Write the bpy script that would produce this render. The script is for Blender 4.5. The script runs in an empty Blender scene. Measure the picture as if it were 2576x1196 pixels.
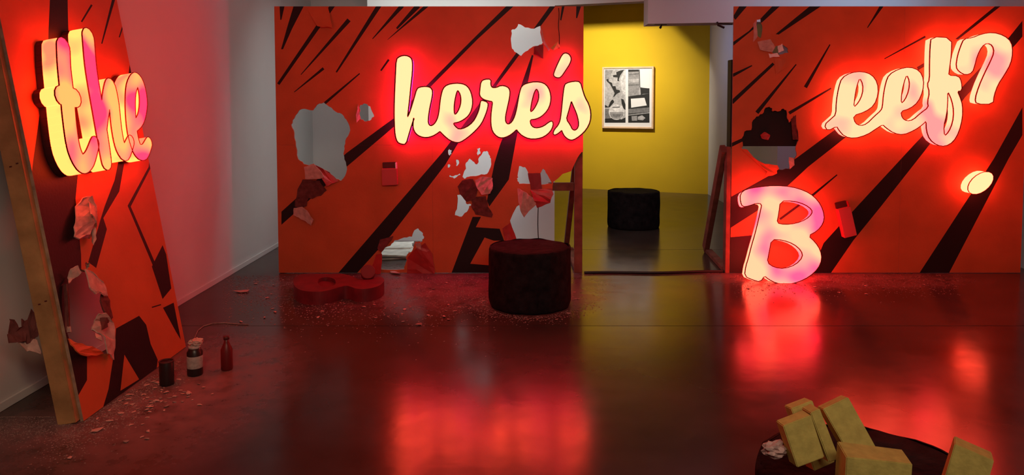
import bpy, bmesh, math, random
from mathutils import Vector, Matrix, noise
from mathutils.geometry import delaunay_2d_cdt, tessellate_polygon

random.seed(11)
sc = bpy.context.scene
COL = sc.collection

# ------------------------------------------------------------------ camera, world, exposure
W, H = 2576, 1196
F, CX, PITCH = 1900.0, 1332.0, math.radians(3.0)
CAM = Vector((0, 0, 1.6))
CY = 245.0 + F * math.tan(PITCH)
cd = bpy.data.cameras.new('camera')
cam = bpy.data.objects.new('camera', cd)
COL.objects.link(cam)
cam.location = CAM
cam.rotation_euler = (math.radians(90) - PITCH, 0, 0)
cd.sensor_fit = 'HORIZONTAL'
cd.sensor_width = 36.0
cd.lens = F / W * 36.0
cd.shift_x = -(CX - W / 2) / W
cd.shift_y = (CY - H / 2) / W
cd.clip_start = 0.05
sc.camera = cam

sc.view_settings.view_transform = 'Standard'
sc.view_settings.look = 'None'
sc.view_settings.gamma = 1.0
sc.view_settings.use_curve_mapping = False
sc.view_settings.exposure = 0.0
sc.cycles.use_denoising = True
sc.cycles.max_bounces = 8
sc.cycles.caustics_reflective = False
sc.cycles.caustics_refractive = False
sc.cycles.sample_clamp_indirect = 12.0

wd = bpy.data.worlds.new('world')
sc.world = wd
wd.use_nodes = True
wd.node_tree.nodes['Background'].inputs['Color'].default_value = (1.0, 0.86, 0.74, 1)
wd.node_tree.nodes['Background'].inputs['Strength'].default_value = 0.004


def light(name, kind, loc, target, power, color, size=0.5, size_y=None, spot=None, blend=0.3, spread=None):
    ld = bpy.data.lights.new(name, kind)
    ld.energy = power
    ld.color = color
    if kind == 'AREA':
        ld.shape = 'RECTANGLE'
        ld.size = size
        ld.size_y = size_y or size
        if spread:
            ld.spread = math.radians(spread)
    else:
        ld.shadow_soft_size = size
    if kind == 'SPOT':
        ld.spot_size = math.radians(spot)
        ld.spot_blend = blend
    o = bpy.data.objects.new(name, ld)
    COL.objects.link(o)
    o.location = loc
    d = Vector(target) - Vector(loc)
    o.rotation_euler = d.to_track_quat('-Z', 'Y').to_euler()
    return o


# room lighting: dim warm ceiling light over the visitor, one behind the middle panel,
# a bluish one over the passage on the right, and the spot on the framed picture
light('room_light', 'AREA', (0.6, -0.4, 3.12), (0.8, 6.8, 0.9), 46, (1.0, 0.80, 0.62), 2.6, 1.2, spread=110)
light('visitor_spot', 'SPOT', (-0.9, 0.6, 2.9), (-2.1, 3.85, 0.35), 92, (1.0, 0.68, 0.38), 0.2, spot=29, blend=0.8)
light('back_room_light', 'AREA', (-0.9, 7.35, 3.08), (-0.8, 8.35, 1.0), 19, (0.84, 0.98, 0.94), 2.0, 0.3, spread=130)
light('back_fill_spot', 'SPOT', (-0.1, 7.3, 3.08), (-0.72, 8.35, 0.85), 190, (0.9, 0.98, 1.0), 0.05, spot=40, blend=0.9)  # unseen spot added to brighten the wall behind the torn holes
light('passage_light', 'AREA', (3.3, 7.2, 2.75), (2.9, 8.6, 2.3), 6.0, (0.30, 0.66, 1.0), 1.6, 0.3)
light('passage_fill_light', 'AREA', (1.95, 10.7, 2.9), (2.93, 11.8, 1.5), 3.0, (0.50, 0.55, 1.0), 0.4, 0.4, spread=110)  # unseen lamp added to tint the white side wall bluish
light('picture_light', 'SPOT', (0.80, 10.9, 3.12), (1.32, 12.9, 1.80), 400, (1.0, 0.90, 0.72), 0.007, spot=90, blend=1.0)


# ------------------------------------------------------------------ helpers
def ray(x, y):
    fwd = Vector((0, math.cos(PITCH), -math.sin(PITCH)))
    up = Vector((0, math.sin(PITCH), math.cos(PITCH)))
    return fwd * F + Vector((1, 0, 0)) * (x - CX) - up * (y - CY)


def on_floor(x, y, z=0.0):
    d = ray(x, y)
    t = (z - CAM.z) / d.z
    return CAM + d * t


def on_y(x, y, Y):
    d = ray(x, y)
    return CAM + d * (Y / d.y)


class Frame:
    """a local plane: u along, v up, w towards the viewer"""
    def __init__(self, origin, u, v):
        u = Vector(u).normalized()
        v = Vector(v).normalized()
        w = u.cross(v).normalized()
        self.o, self.u, self.v, self.w = Vector(origin), u, v, w
        M = Matrix.Identity(4)
        for i in range(3):
            M[i][0], M[i][1], M[i][2], M[i][3] = u[i], v[i], w[i], self.o[i]
        self.M = M

    def p(self, x, y, w=0.0):
        d = ray(x, y)
        t = ((self.o + self.w * w) - CAM).dot(self.w) / d.dot(self.w)
        q = CAM + d * t - self.o
        return (q.dot(self.u), q.dot(self.v))

    def poly(self, pts, w=0.0):
        return [self.p(x, y, w) for x, y in pts]


def mat(name, color, rough=0.6, metal=0.0, noise_scale=None, noise_amt=0.15, bump=0.0, bump_scale=40.0, spec=0.4, emit=None):
    m = bpy.data.materials.new(name)
    m.use_nodes = True
    nt = m.node_tree
    b = nt.nodes['Principled BSDF']
    b.inputs['Base Color'].default_value = (*color, 1)
    b.inputs['Roughness'].default_value = rough
    b.inputs['Metallic'].default_value = metal
    b.inputs['Specular IOR Level'].default_value = spec
    if noise_scale:
        tc = nt.nodes.new('ShaderNodeTexCoord')
        n = nt.nodes.new('ShaderNodeTexNoise')
        n.inputs['Scale'].default_value = noise_scale
        n.inputs['Detail'].default_value = 5
        nt.links.new(tc.outputs['Object'], n.inputs['Vector'])
        r = nt.nodes.new('ShaderNodeValToRGB')
        r.color_ramp.elements[0].position = 0.3
        r.color_ramp.elements[1].position = 0.7
        r.color_ramp.elements[0].color = (*[c * (1 - noise_amt) for c in color], 1)
        r.color_ramp.elements[1].color = (*[min(1, c * (1 + noise_amt)) for c in color], 1)
        nt.links.new(n.outputs['Fac'], r.inputs['Fac'])
        nt.links.new(r.outputs['Color'], b.inputs['Base Color'])
    if bump:
        tc = nt.nodes.new('ShaderNodeTexCoord')
        n = nt.nodes.new('ShaderNodeTexNoise')
        n.inputs['Scale'].default_value = bump_scale
        n.inputs['Detail'].default_value = 6
        nt.links.new(tc.outputs['Object'], n.inputs['Vector'])
        bp = nt.nodes.new('ShaderNodeBump')
        bp.inputs['Strength'].default_value = bump
        bp.inputs['Distance'].default_value = 0.02
        nt.links.new(n.outputs['Fac'], bp.inputs['Height'])
        nt.links.new(bp.outputs['Normal'], b.inputs['Normal'])
    return m


def link(name, me, mats, parent=None):
    for m in (mats if isinstance(mats, (list, tuple)) else [mats]):
        me.materials.append(m)
    o = bpy.data.objects.new(name, me)
    COL.objects.link(o)
    if parent is not None:
        o.parent = parent
    return o


def bm_link(name, bm, mats, parent=None, smooth=False):
    me = bpy.data.meshes.new(name)
    bmesh.ops.recalc_face_normals(bm, faces=bm.faces)
    bm.to_mesh(me)
    bm.free()
    if smooth:
        for p in me.polygons:
            p.use_smooth = True
    return link(name, me, mats, parent)


def tag(o, label, cat, group=None, kind=None):
    o['label'] = label
    o['category'] = cat
    if group:
        o['group'] = group
    if kind:
        o['kind'] = kind
    return o


def structure(o):
    o['kind'] = 'structure'
    return o


def empty(name, M=None, loc=None):
    o = bpy.data.objects.new(name, None)
    o.empty_display_size = 0.1
    COL.objects.link(o)
    if M is not None:
        o.matrix_world = M
    if loc is not None:
        o.location = loc
    return o


def box_bm(lo, hi, bev=0.0, bm=None):
    bm2 = bmesh.new()
    bmesh.ops.create_cube(bm2, size=1)
    lo, hi = Vector(lo), Vector(hi)
    for v in bm2.verts:
        v.co = Vector([lo[i] + (v.co[i] + 0.5) * (hi[i] - lo[i]) for i in range(3)])
    if bev:
        bmesh.ops.bevel(bm2, geom=bm2.edges[:], offset=bev, segments=2, affect='EDGES')
    if bm is None:
        return bm2
    me = bpy.data.meshes.new('tmp')
    bm2.to_mesh(me)
    bm.from_mesh(me)
    bpy.data.meshes.remove(me)
    bm2.free()
    return bm


def bar_bm(p0, p1, wx, wy, bev=0.004):
    """a sawn bar from p0 to p1"""
    p0, p1 = Vector(p0), Vector(p1)
    d = p1 - p0
    bm = box_bm((-wx / 2, -wy / 2, 0), (wx / 2, wy / 2, d.length), bev)
    q = d.to_track_quat('Z', 'Y').to_matrix().to_4x4()
    bmesh.ops.transform(bm, matrix=Matrix.Translation(p0) @ q, verts=bm.verts)
    return bm


def tube_bm(pts, r, seg=8, closed=False):
    bm = bmesh.new()
    pts = [Vector(p) for p in pts]
    n = len(pts)
    rings = []
    for i, p in enumerate(pts):
        a = pts[(i - 1) % n] if (closed or i) else pts[0]
        b = pts[(i + 1) % n] if (closed or i < n - 1) else pts[-1]
        t = (b - a).normalized()
        x = t.orthogonal().normalized() if abs(t.z) > 0.95 else t.cross(Vector((0, 0, 1))).normalized()
        y = t.cross(x).normalized()
        rings.append([bm.verts.new(p + (x * math.cos(k * 2 * math.pi / seg) + y * math.sin(k * 2 * math.pi / seg)) * r) for k in range(seg)])
    for i in range(n if closed else n - 1):
        A, B = rings[i], rings[(i + 1) % n]
        for k in range(seg):
            bm.faces.new((A[k], A[(k + 1) % seg], B[(k + 1) % seg], B[k]))
    if not closed:
        bm.faces.new(rings[0])
        bm.faces.new(rings[-1][::-1])
    return bm


def lathe_bm(prof, seg=32):
    bm = bmesh.new()
    rings = []
    for r, z in prof:
        if r < 1e-5:
            rings.append([bm.verts.new((0, 0, z))])
        else:
            rings.append([bm.verts.new((r * math.cos(k * 2 * math.pi / seg), r * math.sin(k * 2 * math.pi / seg), z)) for k in range(seg)])
    for A, B in zip(rings, rings[1:]):
        for k in range(seg):
            a = (A[k % len(A)], A[(k + 1) % len(A)], B[(k + 1) % len(B)], B[k % len(B)])
            u = []
            for v in a:
                if v not in u:
                    u.append(v)
            if len(u) > 2:
                bm.faces.new(u)
    return bm


def rag(pts, amp, n=3, seed=0):
    """a torn outline: subdivide and jitter"""
    rnd = random.Random(seed)
    out = []
    for i, a in enumerate(pts):
        b = pts[(i + 1) % len(pts)]
        a, b = Vector(a), Vector(b)
        nrm = Vector((-(b - a).y, (b - a).x))
        L = nrm.length or 1
        nrm = nrm / L
        for k in range(n):
            t = k / n
            q = a.lerp(b, t) + (nrm * rnd.uniform(-amp, amp) if k else Vector((0, 0)))
            out.append((q.x, q.y))
    return out


def smooth_loop(pts, it=1):
    """round a traced outline (Chaikin)"""
    for _ in range(it):
        out = []
        for i, a in enumerate(pts):
            b = pts[(i + 1) % len(pts)]
            out.append((a[0] * .75 + b[0] * .25, a[1] * .75 + b[1] * .25))
            out.append((a[0] * .25 + b[0] * .75, a[1] * .25 + b[1] * .75))
        pts = out
    return pts


def inside(x, y, poly):
    r = False
    xa, ya = poly[-1]
    for xb_, yb_ in poly:
        if (yb_ > y) != (ya > y) and x < (xa - xb_) * (y - yb_) / (ya - yb_) + xb_:
            r = not r
        xa, ya = xb_, yb_
    return r


def cdt(outers, holes=(), regions=()):
    """2D cells: kept where in an outer and in no hole; region (poly, material index), last wins"""
    verts, edges, polys = [], [], []

    def add(poly):
        poly = [(float(p[0]), float(p[1])) for p in poly]
        s = len(verts)
        verts.extend(Vector(p) for p in poly)
        n = len(poly)
        edges.extend((s + k, s + (k + 1) % n) for k in range(n))
        xs, ys = [p[0] for p in poly], [p[1] for p in poly]
        return (poly, min(xs), max(xs), min(ys), max(ys))
    po = [add(p) for p in outers]
    ph = [add(p) for p in holes]
    pr = [(add(p), mi) for p, mi in regions]
    V, E, FC, ov, oe, of = delaunay_2d_cdt(verts, edges, [], 0, 1e-5, True)

    def hit(x, y, q):
        return q[1] <= x <= q[2] and q[3] <= y <= q[4] and inside(x, y, q[0])
    keep, mis, blocked, area = [], [], [], []
    for f in FC:
        a, b, c = (V[i] for i in f)
        area.append(abs((b - a).cross(c - a)) / 2)
        x, y = (a.x + b.x + c.x) / 3, (a.y + b.y + c.y) / 3
        hole = any(hit(x, y, q) for q in ph)
        keep.append(not hole and any(hit(x, y, q) for q in po))
        blocked.append(hole)
        m = 0
        for q, k in pr:
            if hit(x, y, q):
                m = k
        mis.append(m)
    nb = {}
    for i, f in enumerate(FC):
        for k in range(3):
            nb.setdefault(frozenset((f[k], f[(k + 1) % 3])), []).append(i)

    def components(flag):
        seen, out = set(), []
        for i in range(len(FC)):
            if i in seen or keep[i] != flag:
                continue
            st, comp = [i], []
            seen.add(i)
            while st:
                c = st.pop()
                comp.append(c)
                f = FC[c]
                for k in range(3):
                    for d in nb[frozenset((f[k], f[(k + 1) % 3]))]:
                        if d not in seen and keep[d] == flag:
                            seen.add(d)
                            st.append(d)
            out.append((sum(area[c] for c in comp), comp))
        return out
    for ar, comp in components(False):           # close pinholes between overlapping cells
        if ar < 4e-4 and not any(blocked[c] for c in comp):
            for c in comp:
                keep[c] = True
    comps = components(True)                     # drop loose specks
    big = max(a for a, _ in comps)
    for ar, comp in comps:
        if ar < big:
            for c in comp:
                keep[c] = False
    tris = [tuple(f) for f, k in zip(FC, keep) if k]
    mi = [m for m, k in zip(mis, keep) if k]
    remap, VV = {}, []
    for t in tris:
        for i in t:
            if i not in remap:
                remap[i] = len(VV)
                VV.append(Vector((V[i].x, V[i].y)))
    return VV, [tuple(remap[i] for i in t) for t in tris], mi


def boundary(tris):
    cnt = {}
    for t in tris:
        for i in range(3):
            a, b = t[i], t[(i + 1) % 3]
            cnt[(a, b)] = cnt.get((a, b), 0) + 1
    return [(a, b) for (a, b) in cnt if (b, a) not in cnt]


def slab(name, outers, holes, regions, w0, w1, mats, parent, side_mat=None, back_mat=None):
    V, T, MI = cdt(outers, holes, regions)
    n = len(V)
    # make triangles counter-clockwise
    T2 = []
    for t in T:
        a, b, c = (V[i] for i in t)
        T2.append(t if (b - a).cross(c - a) > 0 else (t[0], t[2], t[1]))
    co = [(v.x, v.y, w1) for v in V] + [(v.x, v.y, w0) for v in V]
    fc = list(T2) + [(c + n, b + n, a + n) for a, b, c in T2]
    sm = side_mat if side_mat is not None else 0
    bk = back_mat if back_mat is not None else sm
    mi = list(MI) + [bk] * len(T2)
    bd = boundary(T2)
    for a, b in bd:
        fc.append((b, a, a + n, b + n))
        mi.append(sm)
    me = bpy.data.meshes.new(name)
    me.from_pydata(co, [], fc)
    me.polygons.foreach_set('material_index', mi)
    me.update()
    o = link(name, me, mats, parent)
    return o, V, bd


def rim(name, V, bd, w, width, height, m, parent):
    """thin raised trim along the outline of a letter face"""
    nxt = {}
    for a, b in bd:
        nxt.setdefault(a, []).append(b)
    bm = bmesh.new()
    used = set()
    for a, b in bd:
        if (a, b) in used:
            continue
        loop, cur = [a], b
        used.add((a, b))
        while cur != a and len(loop) < 5000:
            loop.append(cur)
            cand = [c for c in nxt.get(cur, []) if (cur, c) not in used]
            if not cand:
                break
            used.add((cur, cand[0]))
            cur = cand[0]
        if len(loop) < 3:
            continue
        P = [V[i] for i in loop]
        N = len(P)
        rings = []
        for i in range(N):
            t = (P[(i + 1) % N] - P[i - 1])
            if t.length < 1e-7:
                t = Vector((1, 0))
            t.normalize()
            nr = Vector((t.y, -t.x))
            q = []
            for du, dw in ((-width * .15, -height * .5), (width, -height * .5), (width, height * .5), (-width * .15, height * .5)):
                c = P[i] + nr * du
                q.append(bm.verts.new((c.x, c.y, w + dw)))
            rings.append(q)
        for i in range(N):
            A, B = rings[i], rings[(i + 1) % N]
            for k in range(4):
                bm.faces.new((A[k], A[(k + 1) % 4], B[(k + 1) % 4], B[k]))
    return bm_link(name, bm, m, parent)


def flap(name, pts3, m, parent, th=0.006, sub=2, crumple=0.008, seed=0):
    """torn piece of board bent out of the panel: (u, v, w) outline, slightly crumpled"""
    bm = bmesh.new()
    vs = [bm.verts.new(p) for p in pts3]
    tr = tessellate_polygon([[Vector(p) for p in pts3]])
    for t in tr:
        try:
            bm.faces.new([vs[i] for i in t])
        except ValueError:
            pass
    bmesh.ops.recalc_face_normals(bm, faces=bm.faces)
    bmesh.ops.subdivide_edges(bm, edges=bm.edges[:], cuts=sub, use_grid_fill=True)
    rnd = random.Random(seed)
    off = Vector((rnd.uniform(0, 50), rnd.uniform(0, 50), 0))
    for v in bm.verts:
        v.co += Vector((noise.noise(v.co * 30 + off), noise.noise(v.co * 34 + off * 2), noise.noise(v.co * 26 + off * 3))) * crumple
    g = bmesh.ops.solidify(bm, geom=bm.faces[:], thickness=th)
    return bm_link(name, bm, m, parent)


def lump_bm(sx, sy, sz, seed=0, sub=2, amp=0.35, freq=2.2):
    bm = bmesh.new()
    bmesh.ops.create_icosphere(bm, subdivisions=sub, radius=1)
    off = Vector((seed * 3.7, seed * 1.3, seed * 2.1))
    for v in bm.verts:
        k = 1 + amp * noise.noise(v.co * freq + off) + amp * .6 * noise.noise(v.co * freq * 2.7 + off)
        v.co = Vector((v.co.x * sx * k, v.co.y * sy * k, v.co.z * sz * k))
    return bm


# ------------------------------------------------------------------ materials
def paint_mat(name, color):
    m = mat(name, color, 0.55, noise_scale=3.0, noise_amt=0.12, bump=0.06, bump_scale=60, spec=0.25)
    return m


M_WALL = mat('white_wall_paint', (0.68, 0.665, 0.66), 0.85, noise_scale=1.2, noise_amt=0.04, spec=0.2)
M_YELLOW = mat('yellow_wall_paint', (0.70, 0.455, 0.018), 0.8, noise_scale=1.5, noise_amt=0.04, spec=0.2)
M_ORANGE = paint_mat('orange_red_paint', (0.52, 0.108, 0.036))
M_BLACK = paint_mat('black_paint', (0.012, 0.006, 0.008))
M_RAW = mat('raw_board', (0.34, 0.22, 0.16), 0.9, noise_scale=20, noise_amt=0.3, spec=0.1)
M_WOOD = mat('sawn_pine', (0.36, 0.20, 0.085), 0.7, noise_scale=9, noise_amt=0.25, bump=0.1, spec=0.2)
M_WOOD_DARK = mat('red_brown_stud', (0.20, 0.07, 0.05), 0.75, noise_scale=9, noise_amt=0.3, spec=0.2)  # darker and redder than the pine
M_TORN = mat('torn_paper_board', (0.50, 0.32, 0.28), 0.95, noise_scale=30, noise_amt=0.18, spec=0.1)
M_TORN_DARK = mat('broken_core', (0.13, 0.040, 0.038), 0.95, noise_scale=25, noise_amt=0.3, spec=0.1)
M_CHAR = mat('black_bark', (0.014, 0.010, 0.011), 0.85, noise_scale=14, noise_amt=0.5, bump=0.5, bump_scale=22, spec=0.06)
M_TRIM = mat('dark_trim_cap', (0.07, 0.012, 0.012), 0.5, spec=0.3)
M_CABLE = mat('black_rubber', (0.010, 0.009, 0.009), 0.5)
M_RED_PLASTIC = mat('red_letter_case', (0.36, 0.022, 0.022), 0.45, noise_scale=12, noise_amt=0.2)
M_RED_CASE = mat('dark_red_case', (0.15, 0.014, 0.020), 0.5, noise_scale=10, noise_amt=0.25)
M_RED_BOX = mat('pinkish_red_box', (0.52, 0.07, 0.08), 0.6)
M_RED_IN = mat('red_letter_inside', (0.17, 0.012, 0.015), 0.6)
M_FOAM = mat('olive_yellow_foam', (0.46, 0.37, 0.10), 0.9, noise_scale=35, noise_amt=0.14, bump=0.12, bump_scale=90, spec=0.1)
M_DUST = mat('plaster_dust', (0.27, 0.19, 0.175), 0.95, noise_scale=40, noise_amt=0.3, spec=0.05)
M_METAL = mat('dark_metal', (0.05, 0.05, 0.055), 0.45, 0.6)
M_PRINT_WHITE = mat('print_white', (0.80, 0.79, 0.80), 0.6)
M_FRAME = mat('pale_wood_frame', (0.74, 0.50, 0.30), 0.5, noise_scale=12, noise_amt=0.1)


def glow_mat(name, hot, pink, scale=4.5, lo=0.40, hi=0.60):
    """backlit acrylic: the lamps behind it give brighter and dimmer stretches"""
    m = bpy.data.materials.new(name)
    m.use_nodes = True
    nt = m.node_tree
    b = nt.nodes['Principled BSDF']
    b.inputs['Base Color'].default_value = (0.5, 0.05, 0.06, 1)
    b.inputs['Roughness'].default_value = 0.4
    tc = nt.nodes.new('ShaderNodeTexCoord')
    n = nt.nodes.new('ShaderNodeTexNoise')
    n.inputs['Scale'].default_value = scale
    n.inputs['Detail'].default_value = 1
    nt.links.new(tc.outputs['Object'], n.inputs['Vector'])
    r = nt.nodes.new('ShaderNodeValToRGB')
    e = r.color_ramp.elements
    e[0].position, e[1].position = lo, hi
    e[0].color = (*[c / 20 for c in pink], 1)
    e[1].color = (*[c / 20 for c in hot], 1)
    nt.links.new(n.outputs['Fac'], r.inputs['Fac'])
    nt.links.new(r.outputs['Color'], b.inputs['Emission Color'])
    b.inputs['Emission Strength'].default_value = 20
    return m


HOT = (16.0, 0.88, 0.40)
M_GLOW = glow_mat('lit_acrylic', HOT, (9.0, 0.45, 0.36), 3.2, 0.24, 0.38)
M_SIDE = glow_mat('lit_red_return', (14.0, 0.10, 2.0), (12.0, 0.08, 1.6), 3.0)
M_GLOW_EEF = glow_mat('lit_acrylic_aged', (13.0, 0.78, 0.40), (11, 0.36, 0.34), 3.0, 0.30, 0.46)
M_GLOW_B = glow_mat('lit_acrylic_pink', (12.0, 0.68, 0.36), (11.0, 0.12, 0.32), 2.7, 0.36, 0.55)
M_GLOW_THE = glow_mat('lit_acrylic_patchy', (16, 0.56, 0.14), (14, 0.05, 0.18), 3.4, 0.42, 0.60)
M_SIDE_THE = glow_mat('lit_acrylic_return', (16, 0.86, 0.18), (14, 0.30, 0.14), 5.0, 0.30, 0.46)


def floor_material():
    m = bpy.data.materials.new('polished_concrete')
    m.use_nodes = True
    nt = m.node_tree
    b = nt.nodes['Principled BSDF']
    tc = nt.nodes.new('ShaderNodeTexCoord')
    geo = nt.nodes.new('ShaderNodeNewGeometry')
    n = nt.nodes.new('ShaderNodeTexNoise')
    n.inputs['Scale'].default_value = 1.4
    n.inputs['Detail'].default_value = 8
    nt.links.new(geo.outputs['Position'], n.inputs['Vector'])
    r = nt.nodes.new('ShaderNodeValToRGB')
    r.color_ramp.elements[0].position = 0.35
    r.color_ramp.elements[1].position = 0.7
    r.color_ramp.elements[0].color = (0.040, 0.025, 0.021, 1)
    r.color_ramp.elements[1].color = (0.075, 0.047, 0.040, 1)
    nt.links.new(n.outputs['Fac'], r.inputs['Fac'])
    # plaster dust trodden around the broken panels
    dn = nt.nodes.new('ShaderNodeTexNoise')
    dn.inputs['Scale'].default_value = 7
    dn.inputs['Detail'].default_value = 9
    dn.inputs['Roughness'].default_value = 0.7
    nt.links.new(geo.outputs['Position'], dn.inputs['Vector'])
    total = None
    for c, q in (((-0.8, 6.45, 0), (1.9, 1.05, 1)), ((-1.95, 4.0, 0), (0.75, 1.25, 1)), ((0.0, 6.05, 0), (0.75, 0.7, 1)), ((2.7, 6.6, 0), (1.6, 0.45, 1)), ((-2.35, 3.55, 0), (0.55, 0.35, 1))):
        a = nt.nodes.new('ShaderNodeVectorMath')
        a.operation = 'SUBTRACT'
        a.inputs[1].default_value = c
        nt.links.new(geo.outputs['Position'], a.inputs[0])
        d = nt.nodes.new('ShaderNodeVectorMath')
        d.operation = 'DIVIDE'
        d.inputs[1].default_value = q
        nt.links.new(a.outputs[0], d.inputs[0])
        le = nt.nodes.new('ShaderNodeVectorMath')
        le.operation = 'LENGTH'
        nt.links.new(d.outputs[0], le.inputs[0])
        k = nt.nodes.new('ShaderNodeMapRange')
        k.inputs['From Min'].default_value = 1.0
        k.inputs['From Max'].default_value = 0.2
        nt.links.new(le.outputs['Value'], k.inputs['Value'])
        if total is None:
            total = k.outputs['Result']
        else:
            m2 = nt.nodes.new('ShaderNodeMath')
            m2.operation = 'MAXIMUM'
            nt.links.new(total, m2.inputs[0])
            nt.links.new(k.outputs['Result'], m2.inputs[1])
            total = m2.outputs[0]
    sh = nt.nodes.new('ShaderNodeMapRange')
    sh.inputs['From Min'].default_value = 0.28
    sh.inputs['From Max'].default_value = 0.56
    nt.links.new(dn.outputs['Fac'], sh.inputs['Value'])
    mu = nt.nodes.new('ShaderNodeMath')
    mu.operation = 'MULTIPLY'
    nt.links.new(total, mu.inputs[0])
    nt.links.new(sh.outputs['Result'], mu.inputs[1])
    mx = nt.nodes.new('ShaderNodeMix')
    mx.data_type = 'RGBA'
    for so in mx.inputs:
        if so.name == 'B' and so.type == 'RGBA':
            so.default_value = (0.22, 0.115, 0.115, 1)
        if so.name == 'A' and so.type == 'RGBA':
            nt.links.new(r.outputs['Color'], so)
        if so.name == 'Factor' and so.type == 'VALUE':
            nt.links.new(mu.outputs[0], so)
    nt.links.new([q for q in mx.outputs if q.type == 'RGBA'][0], b.inputs['Base Color'])
    ra = nt.nodes.new('ShaderNodeMath')
    ra.operation = 'MULTIPLY_ADD'
    ra.inputs[1].default_value = 0.35
    nt.links.new(mu.outputs[0], ra.inputs[0])
    n2 = nt.nodes.new('ShaderNodeTexNoise')
    n2.inputs['Scale'].default_value = 5
    n2.inputs['Detail'].default_value = 6
    nt.links.new(geo.outputs['Position'], n2.inputs['Vector'])
    mr = nt.nodes.new('ShaderNodeMapRange')
    mr.inputs['To Min'].default_value = 0.12
    mr.inputs['To Max'].default_value = 0.25
    nt.links.new(n2.outputs['Fac'], mr.inputs['Value'])
    nt.links.new(mr.outputs['Result'], ra.inputs[2])
    nt.links.new(ra.outputs[0], b.inputs['Roughness'])
    b.inputs['IOR'].default_value = 1.38
    b.inputs['Specular IOR Level'].default_value = 0.27
    n3 = nt.nodes.new('ShaderNodeTexNoise')
    n3.inputs['Scale'].default_value = 9
    n3.inputs['Detail'].default_value = 4
    nt.links.new(geo.outputs['Position'], n3.inputs['Vector'])
    bp = nt.nodes.new('ShaderNodeBump')
    bp.inputs['Strength'].default_value = 0.05
    bp.inputs['Distance'].default_value = 0.01
    nt.links.new(n3.outputs['Fac'], bp.inputs['Height'])
    nt.links.new(bp.outputs['Normal'], b.inputs['Normal'])
    return m


M_FLOOR = floor_material()

# ------------------------------------------------------------------ the room
XL, XR, ZC = -2.70, 4.62, 3.2
PY = 6.80                                     # front of the two upright panels
BY = 9.40                                     # white wall behind the middle panel
fl = structure(bm_link('floor', box_bm((XL - .3, -2.5, -0.2), (7.2, 15, -0.012)), M_FLOOR))
for a, b in ((-2.5, 5.21), (5.218, 7.86), (7.868, 15.0)):
    bm_link('slab', box_bm((XL - .3, a, -0.011), (7.2, b, 0.0)), M_FLOOR, fl)
structure(bm_link('wall_left', box_bm((XL - .2, -2.5, 0), (XL, BY, ZC)), M_WALL))
structure(bm_link('ceiling', box_bm((XL - .2, -2.5, ZC), (7.2, 15, ZC + .2)), M_WALL))
structure(bm_link('baseboard_left', box_bm((XL, -2.5, 0), (XL + .012, BY, 0.045), 0.002), M_WALL))
structure(bm_link('wall_back', box_bm((XL - .2, BY, 0), (-1.5, BY + .2, ZC)), M_WALL))
# a nearer block of white wall behind the torn panel
SY_ = 8.35
xb = on_y(1395, 500, SY_).x
structure(bm_link('wall_stub', box_bm((-1.78, SY_, 0), (xb, BY + .2, ZC)), M_WALL))
structure(bm_link('wall_right', box_bm((XR, -2.5, 0), (XR + .2, 9.0, ZC)), M_WALL))
# header over the opening to the yellow room
bm = bmesh.new()
hz0, hz1 = on_y(1465, 14, SY_).z, on_y(1635, 3, SY_).z
hx1 = 1.45
V4 = [(xb, hz0), (hx1, hz1 + .01), (hx1, ZC), (xb, ZC)]
vf = [bm.verts.new((x, SY_, z)) for x, z in V4]
vb = [bm.verts.new((x, SY_ + .2, z)) for x, z in V4]
bm.faces.new(vf)
bm.faces.new(vb[::-1])
for i in range(4):
    bm.faces.new((vf[i], vb[i], vb[(i + 1) % 4], vf[(i + 1) % 4]))
structure(bm_link('trim_1', bm, M_WALL))
# bulkhead above the passage on the right
KY = 8.05
bm = bmesh.new()
kz0, kz1 = on_y(1630, 60, KY).z, on_y(1850, 49, KY).z
kx0 = on_y(1630, 60, KY).x
kx2 = 7.0
kz2 = kz0 + (kz1 - kz0) * 2.2
V4 = [(kx0, kz0), (kx2, kz2), (kx2, ZC), (kx0, ZC)]
vf = [bm.verts.new((x, KY, z)) for x, z in V4]
vb = [bm.verts.new((x, KY + .3, z)) for x, z in V4]
bm.faces.new(vf)
bm.faces.new(vb[::-1])
for i in range(4):
    bm.faces.new((vf[i], vb[i], vb[(i + 1) % 4], vf[(i + 1) % 4]))
structure(bm_link('trim_2', bm, M_WALL))
# yellow wall, seen slightly at an angle, and the white wall that turns towards us beside it
ya, yb = on_floor(1470, 475), on_floor(1781, 489)
ud = (yb - ya).normalized()
y0 = ya - ud * 3.2
FR_Y = Frame(y0, ud, (0, 0, 1))
Lw = (yb - y0).length
bm = box_bm((0, 0, -0.15), (Lw, ZC, 0))
o = structure(bm_link('wall_far', bm, M_YELLOW))
o.matrix_world = FR_Y.M
sx = yb.x
structure(bm_link('wall_partition', box_bm((sx, 8.96, 0), (7.2, yb.y + .2, ZC)), M_WALL))


# ------------------------------------------------------------------ painted panels
FR2 = Frame((on_y(700, 600, PY).x, PY, 0), (1, 0, 0), (0, 0, 1))
FR3 = Frame((on_y(1838, 600, PY).x, PY, 0), (1, 0, 0), (0, 0, 1))
LX = -2.20
FR1 = Frame((LX, 3.65, 0), (0, 1, 0), (-0.172, 0, 1))
TOP = FR2.p(1000, 16)[1]
W2 = FR2.p(1466, 600)[0]
W3 = FR3.p(2570, 600)[0]
U1 = 1.11
TH = 0.016                                     # board thickness
PAINT = [M_ORANGE, M_BLACK, M_RAW, M_TORN]


def scaled(pts, ox, oy, s):
    return [(ox + x / s, oy + y / s) for x, y in pts]


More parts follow.
